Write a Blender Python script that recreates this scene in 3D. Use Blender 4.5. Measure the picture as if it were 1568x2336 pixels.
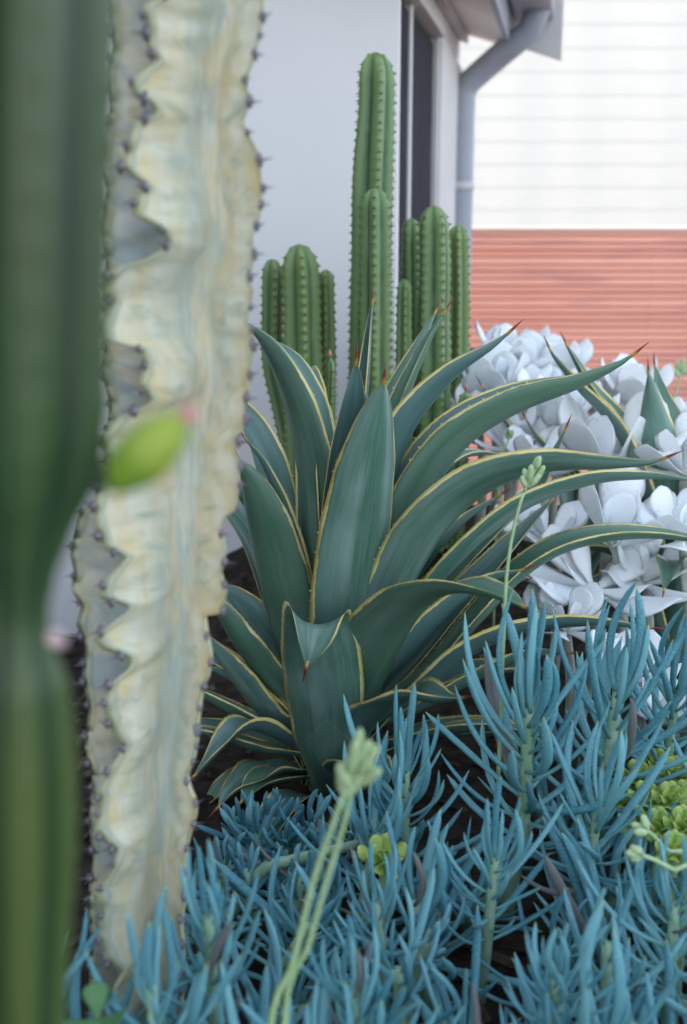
import bpy, math, random
import numpy as np
from mathutils import Vector, Matrix, noise as mnoise
for o in list(bpy.data.objects): bpy.data.objects.remove(o)
sc = bpy.context.scene
COL = sc.collection
R = math.radians
rng = random.Random(7)

# ------------------------------------------------------------------ camera
CAMZ, PITCH, FPX = 0.85, R(14.0), 2600.0      # eye height over the bed, tilt down, focal length in 1568x2336 grid pixels
cd = bpy.data.cameras.new('camera'); cam = bpy.data.objects.new('camera', cd); COL.objects.link(cam)
cam.location = (0, 0, CAMZ); cam.rotation_euler = (R(90) - PITCH, 0, 0)
cd.sensor_fit = 'VERTICAL'; cd.sensor_height = 36.0; cd.lens = FPX / 2336 * 36.0
cd.clip_start = 0.02; cd.clip_end = 2000
cd.dof.use_dof = True; cd.dof.focus_distance = 1.60; cd.dof.aperture_fstop = 3.6
sc.camera = cam
# ------------------------------------------------------------------ sky and sun
SUN_AZ, SUN_EL = (-0.976, -0.218), R(22)
w = bpy.data.worlds.new('World'); sc.world = w; w.use_nodes = True
nt = w.node_tree; bg = nt.nodes['Background']
sky = nt.nodes.new('ShaderNodeTexSky'); sky.sky_type = 'NISHITA'; sky.sun_disc = False
sky.sun_elevation = SUN_EL; sky.sun_rotation = math.atan2(SUN_AZ[0], SUN_AZ[1])
sky.air_density = 1.0; sky.dust_density = 2.5; sky.ozone_density = 1.0
hs = nt.nodes.new('ShaderNodeHueSaturation'); hs.inputs['Saturation'].default_value = 0.58
nt.links.new(sky.outputs[0], hs.inputs['Color']); nt.links.new(hs.outputs[0], bg.inputs[0])
bg.inputs[1].default_value = 0.15
sd = bpy.data.lights.new('sun', 'SUN'); sun = bpy.data.objects.new('sun', sd); COL.objects.link(sun)
sd.energy = 2.0; sd.angle = R(0.5); sd.color = (1.0, 0.93, 0.84)
sv = Vector((SUN_AZ[0] * math.cos(SUN_EL), SUN_AZ[1] * math.cos(SUN_EL), math.sin(SUN_EL)))
sun.rotation_euler = sv.to_track_quat('Z', 'Y').to_euler(); sun.location = (-3, -8, 6)
vs = sc.view_settings; vs.view_transform = 'Standard'; vs.look = 'None'; vs.gamma = 1.0; vs.exposure = 2.3; vs.use_curve_mapping = False

# ------------------------------------------------------------------ pixel -> place
cp, sp = math.cos(PITCH), math.sin(PITCH)
def ray(x, y):
    a = (x - 784) / FPX; b = (y - 1168) / FPX
    return Vector((a, cp - b * sp, -sp - b * cp))
def PH(x, y, D):                      # the point at that pixel in the upright plane D metres away
    d = ray(x, y); return Vector((0, 0, CAMZ)) + d * (D / d.y)
def PG(x, y, z):                      # the point at that pixel at height z
    d = ray(x, y); return Vector((0, 0, CAMZ)) + d * ((z - CAMZ) / d.z)
def PXM(D): return D / cp / FPX       # size of one grid pixel at distance D
def PR(x, y, A, phi):                 # (r, z) at that pixel in the upright plane through A with azimuth phi
    d = ray(x, y); s, c = math.sin(phi), math.cos(phi)
    t = (A[0] * s - A[1] * c) / (d.x * s - d.y * c)
    q = d * t; r = (q.x - A[0]) * c + (q.y - A[1]) * s
    return r, CAMZ + q.z
def proj(p):                          # place -> grid pixel
    q = Vector(p) - Vector((0, 0, CAMZ)); zc = q.y*cp - q.z*sp
    return 784 + FPX*q.x/zc, 1168 - FPX*(q.y*sp + q.z*cp)/zc
def ground_z(x, y):
    h = 0.16 * min(1, max(0, (y - 1.75) / 0.8)) * min(1, max(0, (x + 0.35) / 0.3))
    h -= 0.20 * min(1, max(0, (-0.35 - x) / 0.3)) * min(1, max(0, (y - 1.2) / 0.8))
    return h + 0.012 * mnoise.noise(Vector((x * 9, y * 9, 0)))

# ------------------------------------------------------------------ helpers
def mesh(name, V, F, uv=None, smooth=True):
    m = bpy.data.meshes.new(name); m.from_pydata([tuple(v) for v in V], [], F)
    if uv is not None:
        l = m.uv_layers.new(name='UVMap')
        idx = np.empty(len(m.loops), dtype=np.int32); m.loops.foreach_get('vertex_index', idx)
        l.data.foreach_set('uv', np.asarray(uv, dtype=np.float32)[idx].ravel())
    if smooth: m.polygons.foreach_set('use_smooth', np.ones(len(m.polygons), dtype=bool))
    m.update(); return m
def obj(name, m, material=None, parent=None, mw=None):
    o = bpy.data.objects.new(name, m); COL.objects.link(o)
    if material is not None and not m.materials: m.materials.append(material)
    if parent is not None: o.parent = parent
    if mw is not None: o.matrix_basis = mw
    return o
def tag(o, label=None, cat=None, group=None, kind=None):
    if label: o['label'] = label
    if cat: o['category'] = cat
    if group: o['group'] = group
    if kind: o['kind'] = kind
    return o
def thing(name, loc, label, cat, group=None):
    o = bpy.data.objects.new(name, None); COL.objects.link(o); o.location = loc; o.empty_display_size = 0.05
    return tag(o, label, cat, group)
def box_mesh(name, lo, hi):
    x0, y0, z0 = lo; x1, y1, z1 = hi
    V = [(x0,y0,z0),(x1,y0,z0),(x1,y1,z0),(x0,y1,z0),(x0,y0,z1),(x1,y0,z1),(x1,y1,z1),(x0,y1,z1)]
    F = [(0,3,2,1),(4,5,6,7),(0,1,5,4),(1,2,6,5),(2,3,7,6),(3,0,4,7)]
    return mesh(name, V, F, smooth=False)
def bevel(o, wd, seg=2):
    b = o.modifiers.new('bevel', 'BEVEL'); b.width = wd; b.segments = seg; b.limit_method = 'ANGLE'
    return o
def spline(P, n, closed=False):       # Catmull-Rom through P, resampled evenly
    P = [np.array(p, float) for p in P]; Q = []
    E = [2*P[0]-P[1]] + P + [2*P[-1]-P[-2]]
    for i in range(1, len(E)-2):
        a, b, c, d = E[i-1], E[i], E[i+1], E[i+2]
        for k in range(16):
            t = k/16; Q.append(0.5*((2*b)+(-a+c)*t+(2*a-5*b+4*c-d)*t*t+(-a+3*b-3*c+d)*t**3))
    Q.append(P[-1]); Q = np.array(Q)
    L = np.concatenate([[0], np.cumsum(np.linalg.norm(np.diff(Q, axis=0), axis=1))])
    s = np.linspace(0, L[-1], n)
    return np.stack([np.interp(s, L, Q[:, k]) for k in range(Q.shape[1])], 1), L[-1]
def frames(Q):
    T = np.gradient(Q, axis=0); T /= np.linalg.norm(T, axis=1)[:, None]
    n0 = np.cross(T[0], [0.31, 0.87, 0.39]); n0 /= np.linalg.norm(n0)
    N = [n0]
    for i in range(1, len(Q)):
        v = N[-1] - T[i]*np.dot(N[-1], T[i]); N.append(v/np.linalg.norm(v))
    N = np.array(N); return T, N, np.cross(T, N)
def tube_data(pts, radii, n=8, steps=None):
    if steps: Q, _ = spline(pts, steps); rr = np.interp(np.linspace(0,1,steps), np.linspace(0,1,len(radii)), radii)
    else: Q = np.array([tuple(p) for p in pts], float); rr = np.interp(np.linspace(0,1,len(Q)), np.linspace(0,1,len(radii)), radii)
    T, N, B = frames(Q); V = []; uv = []
    for i in range(len(Q)):
        for k in range(n):
            a = 2*math.pi*k/n; V.append(Q[i] + rr[i]*(N[i]*math.cos(a)+B[i]*math.sin(a))); uv.append((k/n, i/(len(Q)-1)))
    F = [(i*n+k, i*n+(k+1)%n, (i+1)*n+(k+1)%n, (i+1)*n+k) for i in range(len(Q)-1) for k in range(n)]
    F.append(tuple(range(n-1, -1, -1))); F.append(tuple((len(Q)-1)*n+k for k in range(n)))
    return V, F, uv
def tube(name, pts, radii, n=8, steps=None):
    return mesh(name, *tube_data(pts, radii, n, steps))

# ------------------------------------------------------------------ materials
class M:
    def __init__(s, name, col=(.5,.5,.5), rough=.5, spec=.5):
        s.m = bpy.data.materials.new(name); s.m.use_nodes = True; s.nt = s.m.node_tree
        s.b = s.nt.nodes['Principled BSDF']; s.b.inputs['Base Color'].default_value = (*col, 1)
        s.b.inputs['Roughness'].default_value = rough; s.b.inputs['Specular IOR Level'].default_value = spec
    def n(s, t, **kw):
        nd = s.nt.nodes.new('ShaderNode' + t)
        for k, v in kw.items(): setattr(nd, k, v)
        return nd
    def put(s, sock, v):
        if isinstance(v, bpy.types.NodeSocket): s.nt.links.new(v, sock)
        elif isinstance(v, tuple) and len(v) == 3 and sock.type == 'RGBA': sock.default_value = (*v, 1)
        else: sock.default_value = v
    def math(s, op, a, b=0.0, c=None):
        nd = s.n('Math', operation=op); s.put(nd.inputs[0], a); s.put(nd.inputs[1], b)
        if c is not None: s.put(nd.inputs[2], c)
        return nd.outputs[0]
    def mix(s, f, a, b, mode='MIX'):
        nd = s.n('Mix', data_type='RGBA', blend_type=mode); s.put(nd.inputs[0], f); s.put(nd.inputs[6], a); s.put(nd.inputs[7], b)
        return nd.outputs[2]
    def ramp(s, f, lo, hi, a=0.0, b=1.0):
        nd = s.n('MapRange', interpolation_type='SMOOTHSTEP'); s.put(nd.inputs[0], f)
        for i, v in enumerate((lo, hi, a, b)): s.put(nd.inputs[i+1], v)
        return nd.outputs[0]
    def uv(s):
        nd = s.n('UVMap'); sx = s.n('SeparateXYZ'); s.nt.links.new(nd.outputs[0], sx.inputs[0]); return sx.outputs[0], sx.outputs[1]
    def xyz(s, x, y, z=0.0):
        nd = s.n('CombineXYZ')
        for i, v in enumerate((x, y, z)): s.put(nd.inputs[i], v)
        return nd.outputs[0]
    def noise(s, vec=None, scale=5., detail=3., rough=.5, dist=0.):
        nd = s.n('TexNoise')
        if vec is None: vec = s.n('TexCoord').outputs['Object']
        s.put(nd.inputs['Vector'], vec); s.put(nd.inputs['Scale'], scale); s.put(nd.inputs['Detail'], detail)
        s.put(nd.inputs['Roughness'], rough); s.put(nd.inputs['Distortion'], dist); return nd.outputs[0]
    def rnd(s): return s.n('ObjectInfo').outputs['Random']
    def scale_xyz(s, k, src='Object'):
        nd = s.n('Mapping'); s.put(nd.inputs[0], s.n('TexCoord').outputs[src]); nd.inputs['Scale'].default_value = k; return nd.outputs[0]
    def color(s, v): s.put(s.b.inputs['Base Color'], v); return s
    def rough(s, v): s.put(s.b.inputs['Roughness'], v); return s
    def bump(s, h, strength=.3, dist=.002):
        nd = s.n('Bump'); s.put(nd.inputs['Height'], h); nd.inputs['Strength'].default_value = strength; nd.inputs['Distance'].default_value = dist
        s.nt.links.new(nd.outputs[0], s.b.inputs['Normal']); return s
    def sss(s, wt, radius=(.3,.6,.2), scale=.004):
        s.b.inputs['Subsurface Weight'].default_value = wt; s.b.inputs['Subsurface Radius'].default_value = radius; s.b.inputs['Subsurface Scale'].default_value = scale; return s

def mottled(name, a, b, scale=20, rough=.6, spec=.3, bump=0.0, lo=.35, hi=.65):
    m = M(name, a, rough, spec); f = m.noise(scale=scale, detail=5)
    m.color(m.mix(m.ramp(f, lo, hi), a, b))
    if bump: m.bump(m.noise(scale=scale*4, detail=6), bump, .004)
    return m.m

def mat_agave():
    m = M('agave_leaf_skin', rough=.42, spec=.42); u, v = m.uv(); r = m.rnd()
    a = m.math('ABSOLUTE', m.math('MULTIPLY_ADD', u, 2.0, -1.0))
    off = m.math('MULTIPLY', r, 37.0)
    st = m.noise(m.xyz(m.math('MULTIPLY', u, 34.0), m.math('MULTIPLY', v, 2.2), off), 1.6, 4, .6)
    lo = m.noise(m.xyz(m.math('MULTIPLY', u, 2.0), m.math('MULTIPLY', v, 3.0), off), 1.4, 3)
    base = m.mix(m.ramp(lo, .3, .7), (.058, .150, .098), (.130, .235, .195))
    base = m.mix(m.ramp(st, .40, .70, 0, .45), base, (.180, .290, .260))
    bl = m.noise(m.xyz(m.math('MULTIPLY', u, 3.0), m.math('MULTIPLY', v, 2.0), m.math('ADD', off, 5.0)), 1.1, 5, .55)
    base = m.mix(m.ramp(bl, .45, .70, 0, .62), base, (.290, .385, .365))
    base = m.mix(m.math('MULTIPLY', m.ramp(r, .4, 1), .55), base, (.080, .165, .195))
    base = m.mix(m.ramp(r, .0, .4, .5, 0), base, (.060, .150, .075))
    base = m.mix(m.ramp(m.noise(scale=7, detail=4), .5, .75, 0, .5), base, (.045, .120, .085))
    # ghost prints of neighbouring leaves
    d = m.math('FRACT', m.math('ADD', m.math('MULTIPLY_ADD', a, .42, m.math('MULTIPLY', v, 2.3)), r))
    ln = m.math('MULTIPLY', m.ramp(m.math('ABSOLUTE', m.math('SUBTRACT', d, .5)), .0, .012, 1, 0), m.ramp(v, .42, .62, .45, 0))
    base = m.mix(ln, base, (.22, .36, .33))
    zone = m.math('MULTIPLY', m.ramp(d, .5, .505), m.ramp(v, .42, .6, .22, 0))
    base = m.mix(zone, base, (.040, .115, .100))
    en = m.noise(m.xyz(m.math('MULTIPLY', u, 5.0), m.math('MULTIPLY', v, 9.0), off), 1.0, 4, .7)
    e = m.math('ADD', a, m.math('MULTIPLY', m.math('SUBTRACT', en, .5), .20))
    eth = m.math('MULTIPLY_ADD', r, -.07, .945)
    edge = m.ramp(m.math('SUBTRACT', e, eth), -.008, .012)
    edge = m.math('MULTIPLY', edge, m.ramp(v, .86, .97, 1, .25))
    ycol = m.mix(m.ramp(en, .3, .7), (.78, .60, .14), (.80, .70, .34))
    m.color(m.mix(edge, base, ycol)); m.rough(m.ramp(st, .3, .7, .27, .42)); m.bump(st, .12, .0015); return m.m
def mat_chalk():
    m = M('chalkstick_leaf_skin', rough=.55, spec=.3); u, v = m.uv(); r = m.rnd()
    ws = m.noise(scale=60, detail=4)
    base = m.mix(r, (.050, .208, .262), (.172, .412, .455))
    base = m.mix(m.ramp(v, .0, .35, .75, 0), base, (.17, .40, .34))
    base = m.mix(m.ramp(ws, .42, .62, 0, .35), base, (.23, .45, .53))
    base = m.mix(m.ramp(v, .945, .995, 0, .8), base, (.38, .46, .20))
    base = m.mix(m.math('MULTIPLY', m.math('GREATER_THAN', r, .975), .8), base, (.16, .10, .09))
    base = m.mix(m.ramp(m.noise(scale=130, detail=3), .66, .72, 0, .5), base, (.06, .12, .13))
    m.color(base); m.bump(ws, .08, .001); return m.m
def mat_paddle():
    m = M('white_paddle_skin', rough=.62, spec=.2); u, v = m.uv(); r = m.rnd()
    f = m.noise(scale=14, detail=6, rough=.65); g = m.noise(scale=55, detail=3)
    base = m.mix(r, (.73, .79, .82), (.86, .88, .89))
    base = m.mix(m.ramp(f, .60, .72, 0, .5), base, (.36, .43, .42))
    base = m.mix(m.ramp(g, .68, .74, 0, .5), base, (.40, .44, .46))
    base = m.mix(m.ramp(v, .0, .2, .5, 0), base, (.50, .60, .42))
    base = m.mix(m.ramp(v, .93, 1.0, 0, .5), base, (.58, .50, .55))
    m.color(base); m.bump(f, .1, .002); m.sss(.35, (1, 1, 1), .012); return m.m
def mat_rosette():
    m = M('lime_rosette_skin', rough=.42, spec=.4); u, v = m.uv(); r = m.rnd()
    a = m.math('ABSOLUTE', m.math('MULTIPLY_ADD', u, 2.0, -1.0))
    base = m.mix(r, (.20, .36, .05), (.36, .46, .10))
    base = m.mix(m.ramp(m.math('MAXIMUM', a, v), .86, .99, 0, .7), base, (.55, .62, .18))
    m.color(m.mix(m.ramp(m.noise(scale=40), .5, .7, 0, .4), base, (.45, .56, .35))); return m.m
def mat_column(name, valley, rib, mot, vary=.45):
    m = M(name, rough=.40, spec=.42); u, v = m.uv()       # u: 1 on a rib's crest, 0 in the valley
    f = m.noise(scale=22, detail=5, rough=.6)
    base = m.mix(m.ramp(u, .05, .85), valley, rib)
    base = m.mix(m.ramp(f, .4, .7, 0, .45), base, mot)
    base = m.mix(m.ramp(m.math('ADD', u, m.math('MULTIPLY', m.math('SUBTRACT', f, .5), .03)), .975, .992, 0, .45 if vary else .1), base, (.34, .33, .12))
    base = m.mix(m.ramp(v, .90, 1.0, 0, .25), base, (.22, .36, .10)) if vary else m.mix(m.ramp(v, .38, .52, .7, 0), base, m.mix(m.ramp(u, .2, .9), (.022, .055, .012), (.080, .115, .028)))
    base = m.mix(m.math('MULTIPLY', m.rnd(), vary), base, (.20, .27, .095))
    base = m.mix(m.ramp(m.noise(m.scale_xyz((9, 9, 3)), 1.0, 4), .5, .7, 0, .4), base, (.055, .14, .05))
    m.color(base); m.bump(m.noise(scale=90, detail=3), .1, .001); return m.m
def mat_variegated():
    m = M('variegated_euphorbia_skin', rough=.50, spec=.35); e, v = m.uv()
    tc = m.scale_xyz((22, 22, 9)); n1 = m.noise(tc, 2.0, 5, .65, .6)
    rib = m.xyz(m.math('MULTIPLY', e, 1.5), m.math('MULTIPLY_ADD', e, 1.1, m.math('MULTIPLY', v, 58.0)))
    st = m.noise(rib, 1.0, 5, .62, .5)
    ver = m.noise(m.scale_xyz((150, 150, 14)), 1.0, 5, .68, .8)
    base = m.mix(m.ramp(n1, .35, .65), (.60, .51, .31), (.62, .61, .49))
    base = m.mix(m.math('MULTIPLY', m.ramp(ver, .46, .62), m.ramp(e, .0, .55, .7, .08)), base, (.31, .40, .40))
    base = m.mix(m.math('MULTIPLY', m.ramp(st, .50, .66), m.ramp(e, .15, .5, .1, .6)), base, (.25, .32, .24))
    base = m.mix(m.math('MULTIPLY', m.ramp(m.noise(rib, .55, 3), .5, .65), m.ramp(e, .5, .9, 0, .55)), base, (.62, .46, .13))
    big = m.noise(m.scale_xyz((16, 16, 5)), 1.3, 4, .6, .7)
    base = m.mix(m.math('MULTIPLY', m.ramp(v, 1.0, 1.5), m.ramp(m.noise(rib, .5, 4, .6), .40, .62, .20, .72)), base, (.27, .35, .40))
    base = m.mix(m.math('MULTIPLY', m.ramp(big, .40, .66, 0, .65), m.ramp(e, .25, .7, 1, .3)), base, (.34, .44, .42))
    base = m.mix(m.ramp(e, .84, .98, 0, .55), base, (.36, .40, .17))
    base = m.mix(m.ramp(m.math('ADD', e, m.math('MULTIPLY', n1, .05)), 1.0, 1.03, 0, .6), base, (.45, .40, .40))
    m.color(base)
    h = m.math('ADD', m.math('MULTIPLY', st, m.ramp(e, .15, .6, .2, 1)), m.math('MULTIPLY', ver, .15))
    m.bump(h, .3, .005); return m.m

MT = {}
MT['agave'] = mat_agave(); MT['chalk'] = mat_chalk(); MT['paddle'] = mat_paddle(); MT['lime'] = mat_rosette()
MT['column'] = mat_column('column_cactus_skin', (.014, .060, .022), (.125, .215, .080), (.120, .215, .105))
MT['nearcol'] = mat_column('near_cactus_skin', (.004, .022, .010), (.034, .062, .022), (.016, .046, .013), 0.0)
MT['varieg'] = mat_variegated()
m = M('agave_spine_skin', rough=.4); u_, v_ = m.uv(); m.color(m.mix(m.ramp(v_, .12, .5), (.50, .34, .07), (.20, .020, .018))); MT['spine'] = m.m
MT['areole'] = mottled('areole_skin', (.27, .25, .28), (.10, .085, .10), 160, .7)
MT['thorn'] = M('thorn_skin', (.12, .060, .040), .6).m
MT['chalkstem'] = mottled('chalkstick_stem_skin', (.24, .40, .24), (.34, .48, .36), 40, .6)
MT['stalk'] = mottled('flower_stalk_skin', (.30, .46, .22), (.38, .52, .30), 60, .55)
MT['bud'] = mottled('flower_bud_skin', (.26, .46, .33), (.50, .56, .24), 70, .5)
MT['woody'] = mottled('woody_stem_skin', (.34, .36, .30), (.50, .52, .48), 30, .8, bump=.3)
MT['greenleaf'] = mottled('green_leaf_skin', (.05, .15, .05), (.08, .20, .08), 30, .4)
MT['shoot'] = mottled('young_shoot_skin', (.16, .28, .03), (.28, .36, .05), 30, .4)
MT['pink'] = mottled('pink_bud_skin', (.55, .16, .17), (.65, .34, .30), 60, .5)
MT['soil'] = mottled('bark_mulch', (.016, .013, .011), (.045, .034, .027), 35, .95, .1, .8)
MT['paving'] = mottled('paving', (.17, .165, .155), (.22, .215, .205), 6, .9, .2, .2)
MT['render'] = mottled('rendered_wall', (.77, .76, .77), (.81, .80, .81), 1.3, .85, .2, .05)
MT['trim'] = mottled('painted_trim', (.60, .58, .58), (.64, .62, .62), 3, .6, .3)
MT['soffit'] = mottled('soffit_paint', (.80, .74, .70), (.83, .77, .73), 3, .7, .3)
MT['pipe'] = mottled('downpipe_paint', (.34, .36, .42), (.38, .40, .46), 5, .45, .4)
MT['blocker_skin'] = mottled('light_blocker_charcoal', (.08, .082, .088), (.11, .11, .115), 3, .7, .2)  # dark colour for the added light blocker only
MT['dark'] = mottled('window_screen_dark', (.030, .030, .040), (.040, .040, .052), 4, .9, .1)
MT['roofing'] = mottled('roof_metal', (.18, .19, .21), (.22, .23, .25), 4, .5)
MT['board'] = mottled('white_weatherboard', (.34, .355, .365), (.37, .38, .385), 2, .6, .3)
g = M('window_glass', (.05, .06, .08), .08, .6); MT['glass'] = g.m
m = M('red_timber', rough=.55, spec=.3); r_ = m.rnd()
gv = m.scale_xyz((1.1, 60, 60)); gn = m.noise(gv, 1.0, 5, .6)
loc = m.n('ObjectInfo').outputs['Location']; pn = m.n('TexNoise'); va = m.n('VectorMath', operation='ADD')
m.put(va.inputs[0], m.scale_xyz((1.5, 1, 1))); m.put(va.inputs[1], m.n('ObjectInfo').outputs['Location'])
m.put(pn.inputs['Vector'], m.xyz(m.n('SeparateXYZ').outputs[0], 0.0)); 
pv = m.n('VectorMath', operation='MULTIPLY'); m.put(pv.inputs[0], va.outputs[0]); pv.inputs[1].default_value = (1, 1, 9)
m.put(pn.inputs['Vector'], pv.outputs[0]); pn.inputs['Scale'].default_value = 1.3
base = m.mix(r_, (.41, .185, .150), (.50, .255, .215)); base = m.mix(m.ramp(gn, .4, .7, 0, .35), base, (.28, .095, .07))
base = m.mix(m.ramp(pn.outputs[0], .5, .7, 0, .55), base, (.30, .145, .145)); m.color(base); m.bump(gn, .2, .002); MT['timber'] = m.m

# ================================================================== THE SETTING
V, F = [], []
S = 1500
gm = mesh('ground', [(-S,-S,-.85),(S,-S,-.85),(S,S,-.85),(-S,S,-.85)], [(0,1,2,3)], smooth=False)
tag(obj('ground', gm, MT['paving']), 'flat pale paved ground around the raised bed', kind='structure')
# raised bed of mulch, edges falling to the ground
nx, ny = 90, 64; xs = np.linspace(-1.9, 2.9, nx); ys = np.linspace(.30, 2.86, ny)
V = [(x, y, ground_z(x, y)) for y in ys for x in xs]; F = [(j*nx+i, j*nx+i+1, (j+1)*nx+i+1, (j+1)*nx+i) for j in range(ny-1) for i in range(nx-1)]
loop = [i for i in range(nx)] + [j*nx+nx-1 for j in range(1, ny)] + [(ny-1)*nx+i for i in range(nx-2, -1, -1)] + [j*nx for j in range(ny-2, 0, -1)]
b0 = len(V); V += [(V[i][0], V[i][1], -.85) for i in loop]
F += [(loop[(k+1) % len(loop)], loop[k], b0+k, b0+(k+1) % len(loop)) for k in range(len(loop))]
tag(obj('garden_bed', mesh('garden_bed', V, F), MT['soil']), 'dark mulch of the raised garden bed', kind='structure')

# ------------------------------------------------------------------ the rendered house
house = thing('house', (0, 2.9, -.85), 'white rendered house with dark window, overhanging eave and grey downpipe', 'house')
HB = Vector((0, 2.9, -.85)); C0 = Vector((.131, 2.9, 0)); al = R(11)
du = Vector((math.sin(al), math.cos(al), 0)); dn = Vector((math.cos(al), -math.sin(al), 0))     # along the side wall, outward
def hpoly(name, V, F, mat, parent=house, bev=0):
    o = obj(name, mesh(name, [Vector(v) - HB for v in V], F, smooth=False), mat, parent)
    if bev: bevel(o, bev)
    return o
BOXF = [(0,3,2,1),(4,5,6,7),(0,1,5,4),(1,2,6,5),(2,3,7,6),(3,0,4,7)]
def hbox(name, s0, s1, n0, n1, z0, z1, mat, parent=house, bev=0, drop=0):   # s along the side wall from the corner, n outward; drop: fall of z per metre of n
    c = [(s0,n0),(s0,n1),(s1,n1),(s1,n0)]
    V = [C0 + du*s + dn*n + Vector((0,0,z - drop*n)) for z in (z0, z1) for s, n in c]
    return hpoly(name, V, BOXF, mat, parent, bev)
LS = 1.52                                                               # length of the side wall
hpoly('front_wall', [(-5,2.9,-.85),(C0.x,2.9,-.85),(C0.x+.006,2.932,-.85),(-5,2.932,-.85),(-5,2.9,2.0),(C0.x,2.9,2.0),(C0.x+.006,2.932,2.0),(-5,2.932,2.0)], BOXF, MT['render'])
W0, W1, WT, WB = .036, .80, 1.41, -.10
hbox('side_wall', .035, LS, -.15, -.002, WT+.001, 1.62, MT['render'])
hbox('side_wall', .035, LS, -.15, -.002, -.85, WB-.001, MT['render'])
hbox('corner_trim', W1+.03, LS, -.15, .012, WB, WT-.003, MT['trim'], bev=.004)
win = hbox('window', W0, W1, -.10, -.06, WB, WT, MT['glass'])
hbox('shutter', W0, .255, -.055, -.012, WB, WT-.02, MT['dark'], win)
hbox('mullion', .26, .30, -.05, -.006, WB, WT, MT['trim'], win, .003)
hbox('screen', .302, W1-.003, -.055, -.012, WB, WT-.02, MT['dark'], win)
hbox('window_frame', W0, W1+.03, -.05, .022, WT, WT+.05, MT['trim'], win, .004)
hbox('window_frame', W1, W1+.028, -.05, .004, WB, WT-.002, MT['trim'], win, .003)
hbox('window_sill', W0, W1+.03, -.05, .05, WB-.05, WB-.003, MT['trim'], win, .004)
sl = math.tan(R(18))
hbox('soffit', -.35, LS-.004, .0, .165, 1.53, 1.545, MT['soffit'], drop=sl)
hbox('soffit_bead', -.35, LS-.006, .0, .03, 1.50, 1.528, MT['trim'], drop=sl)
hbox('fascia', -.35, LS-.02, .167, .187, 1.525, 1.72, MT['pipe'], drop=sl)
hbox('barge_board', LS, LS+.022, -.9, .36, 1.545, 1.80, MT['trim'], drop=sl)
hbox('gutter', -.40, LS-.01, .191, .33, 1.56, 1.63, MT['pipe'], drop=0, bev=.01)
hbox('roof', -.45, LS+.06, -2.6, .385, 1.84, 1.90, MT['roofing'], drop=sl)
hpoly('front_gable', [(-5,2.905,2.0),(C0.x,2.905,2.0),(C0.x+.03,3.05,2.0),(-5,3.05,2.0),(-5,2.905,2.62),(-2.2,2.905,2.62),(-2.2,3.05,2.62),(-5,3.05,2.62)], BOXF, MT['render'])
pd = [PH(1232,-60,4.15), PH(1228,20,4.15), PH(1208,72,4.15), PH(1150,118,4.2), PH(1072,186,4.27), PH(1058,215,4.27), PH(1056,260,4.27)]
pd = pd + [Vector((pd[-1].x, pd[-1].y, z)) for z in (1.0, .5, 0, -.85)]
V, F, uv = tube_data([p - HB for p in pd], [.043], 16)
dp = obj('downpipe', mesh('downpipe', V, F, uv), MT['pipe'], house)
for zz in (.98, -.2):
    p = pd[-1]; V, F, uv = tube_data([Vector((p.x,p.y,zz)) - HB, Vector((p.x,p.y,zz+.03)) - HB], [.047], 16)
    obj('pipe_clip', mesh('pipe_clip', V, F, uv), MT['trim'], dp)

# tall dark block added out of view; it cuts sun and left skylight
blocker = thing('light_blocker', (-2.4, 0, -.85), 'tall dark block added out of view to shade the garden bed', 'house')
obj('wall', box_mesh('wall', (-3.0, -2.6, 0), (.1, 2.895, 4.1)), MT['blocker_skin'], blocker)  # body of the added blocker, dark so it bounces little light
obj('roof', box_mesh('roof', (-3.2, -2.8, 4.103), (.3, 2.98, 4.25)), MT['roofing'], blocker)  # lid of the added blocker
# ------------------------------------------------------------------ slatted timber fence
fence = thing('slat_fence', (2.6, 5.5, -.85), 'red timber fence of thin horizontal slats below the white building', 'fence')
sm = box_mesh('slat', (-2.35, -.010, -.0135), (2.35, .010, .0135))
for k in range(51):
    s = obj('slat', sm, MT['timber'], fence, Matrix.Translation((rng.uniform(-.004,.004), rng.uniform(-.0015,.0015), .05 + k*.0326)))
for x in (-2.2, -1.1, 0, 1.1, 2.2):
    obj('post', box_mesh('post', (x-.035, .012, 0), (x+.035, .08, 1.69)), MT['timber'], fence)
obj('backing', box_mesh('backing', (-2.33, .085, 0), (2.33, .095, 1.68)), MT['timber'], fence)
obj('top_cap', box_mesh('top_cap', (-2.36, -.02, 1.6955), (2.36, .10, 1.710)), MT['trim'], fence)
# ------------------------------------------------------------------ white weatherboard building
nb = thing('weatherboard_building', (3.5, 9.0, -.85), 'tall bright white building clad in wide horizontal boards behind the fence', 'building')
obj('wall', box_mesh('wall', (-5.5, .03, 0), (5.5, 4, 5.2)), MT['board'], nb)
bm_ = mesh('weatherboard', [(-5.52,.0075,0),(5.52,.0075,0),(5.52,.026,0),(-5.52,.026,0),(-5.52,.010,.172),(5.52,.010,.172),(5.52,.026,.172),(-5.52,.026,.172)], BOXF, smooth=False)
for k in range(31): obj('weatherboard', bm_, MT['board'], nb, Matrix.Translation((0, 0, .02 + k*.165)))
obj('roof', mesh('roof', [(-5.8,-.5,5.2),(5.8,-.5,5.2),(5.8,2.2,6.3),(-5.8,2.2,6.3),(-5.8,4.4,5.2),(5.8,4.4,5.2)], [(0,1,2,3),(3,2,5,4)], smooth=False), MT['roofing'], nb)
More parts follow.
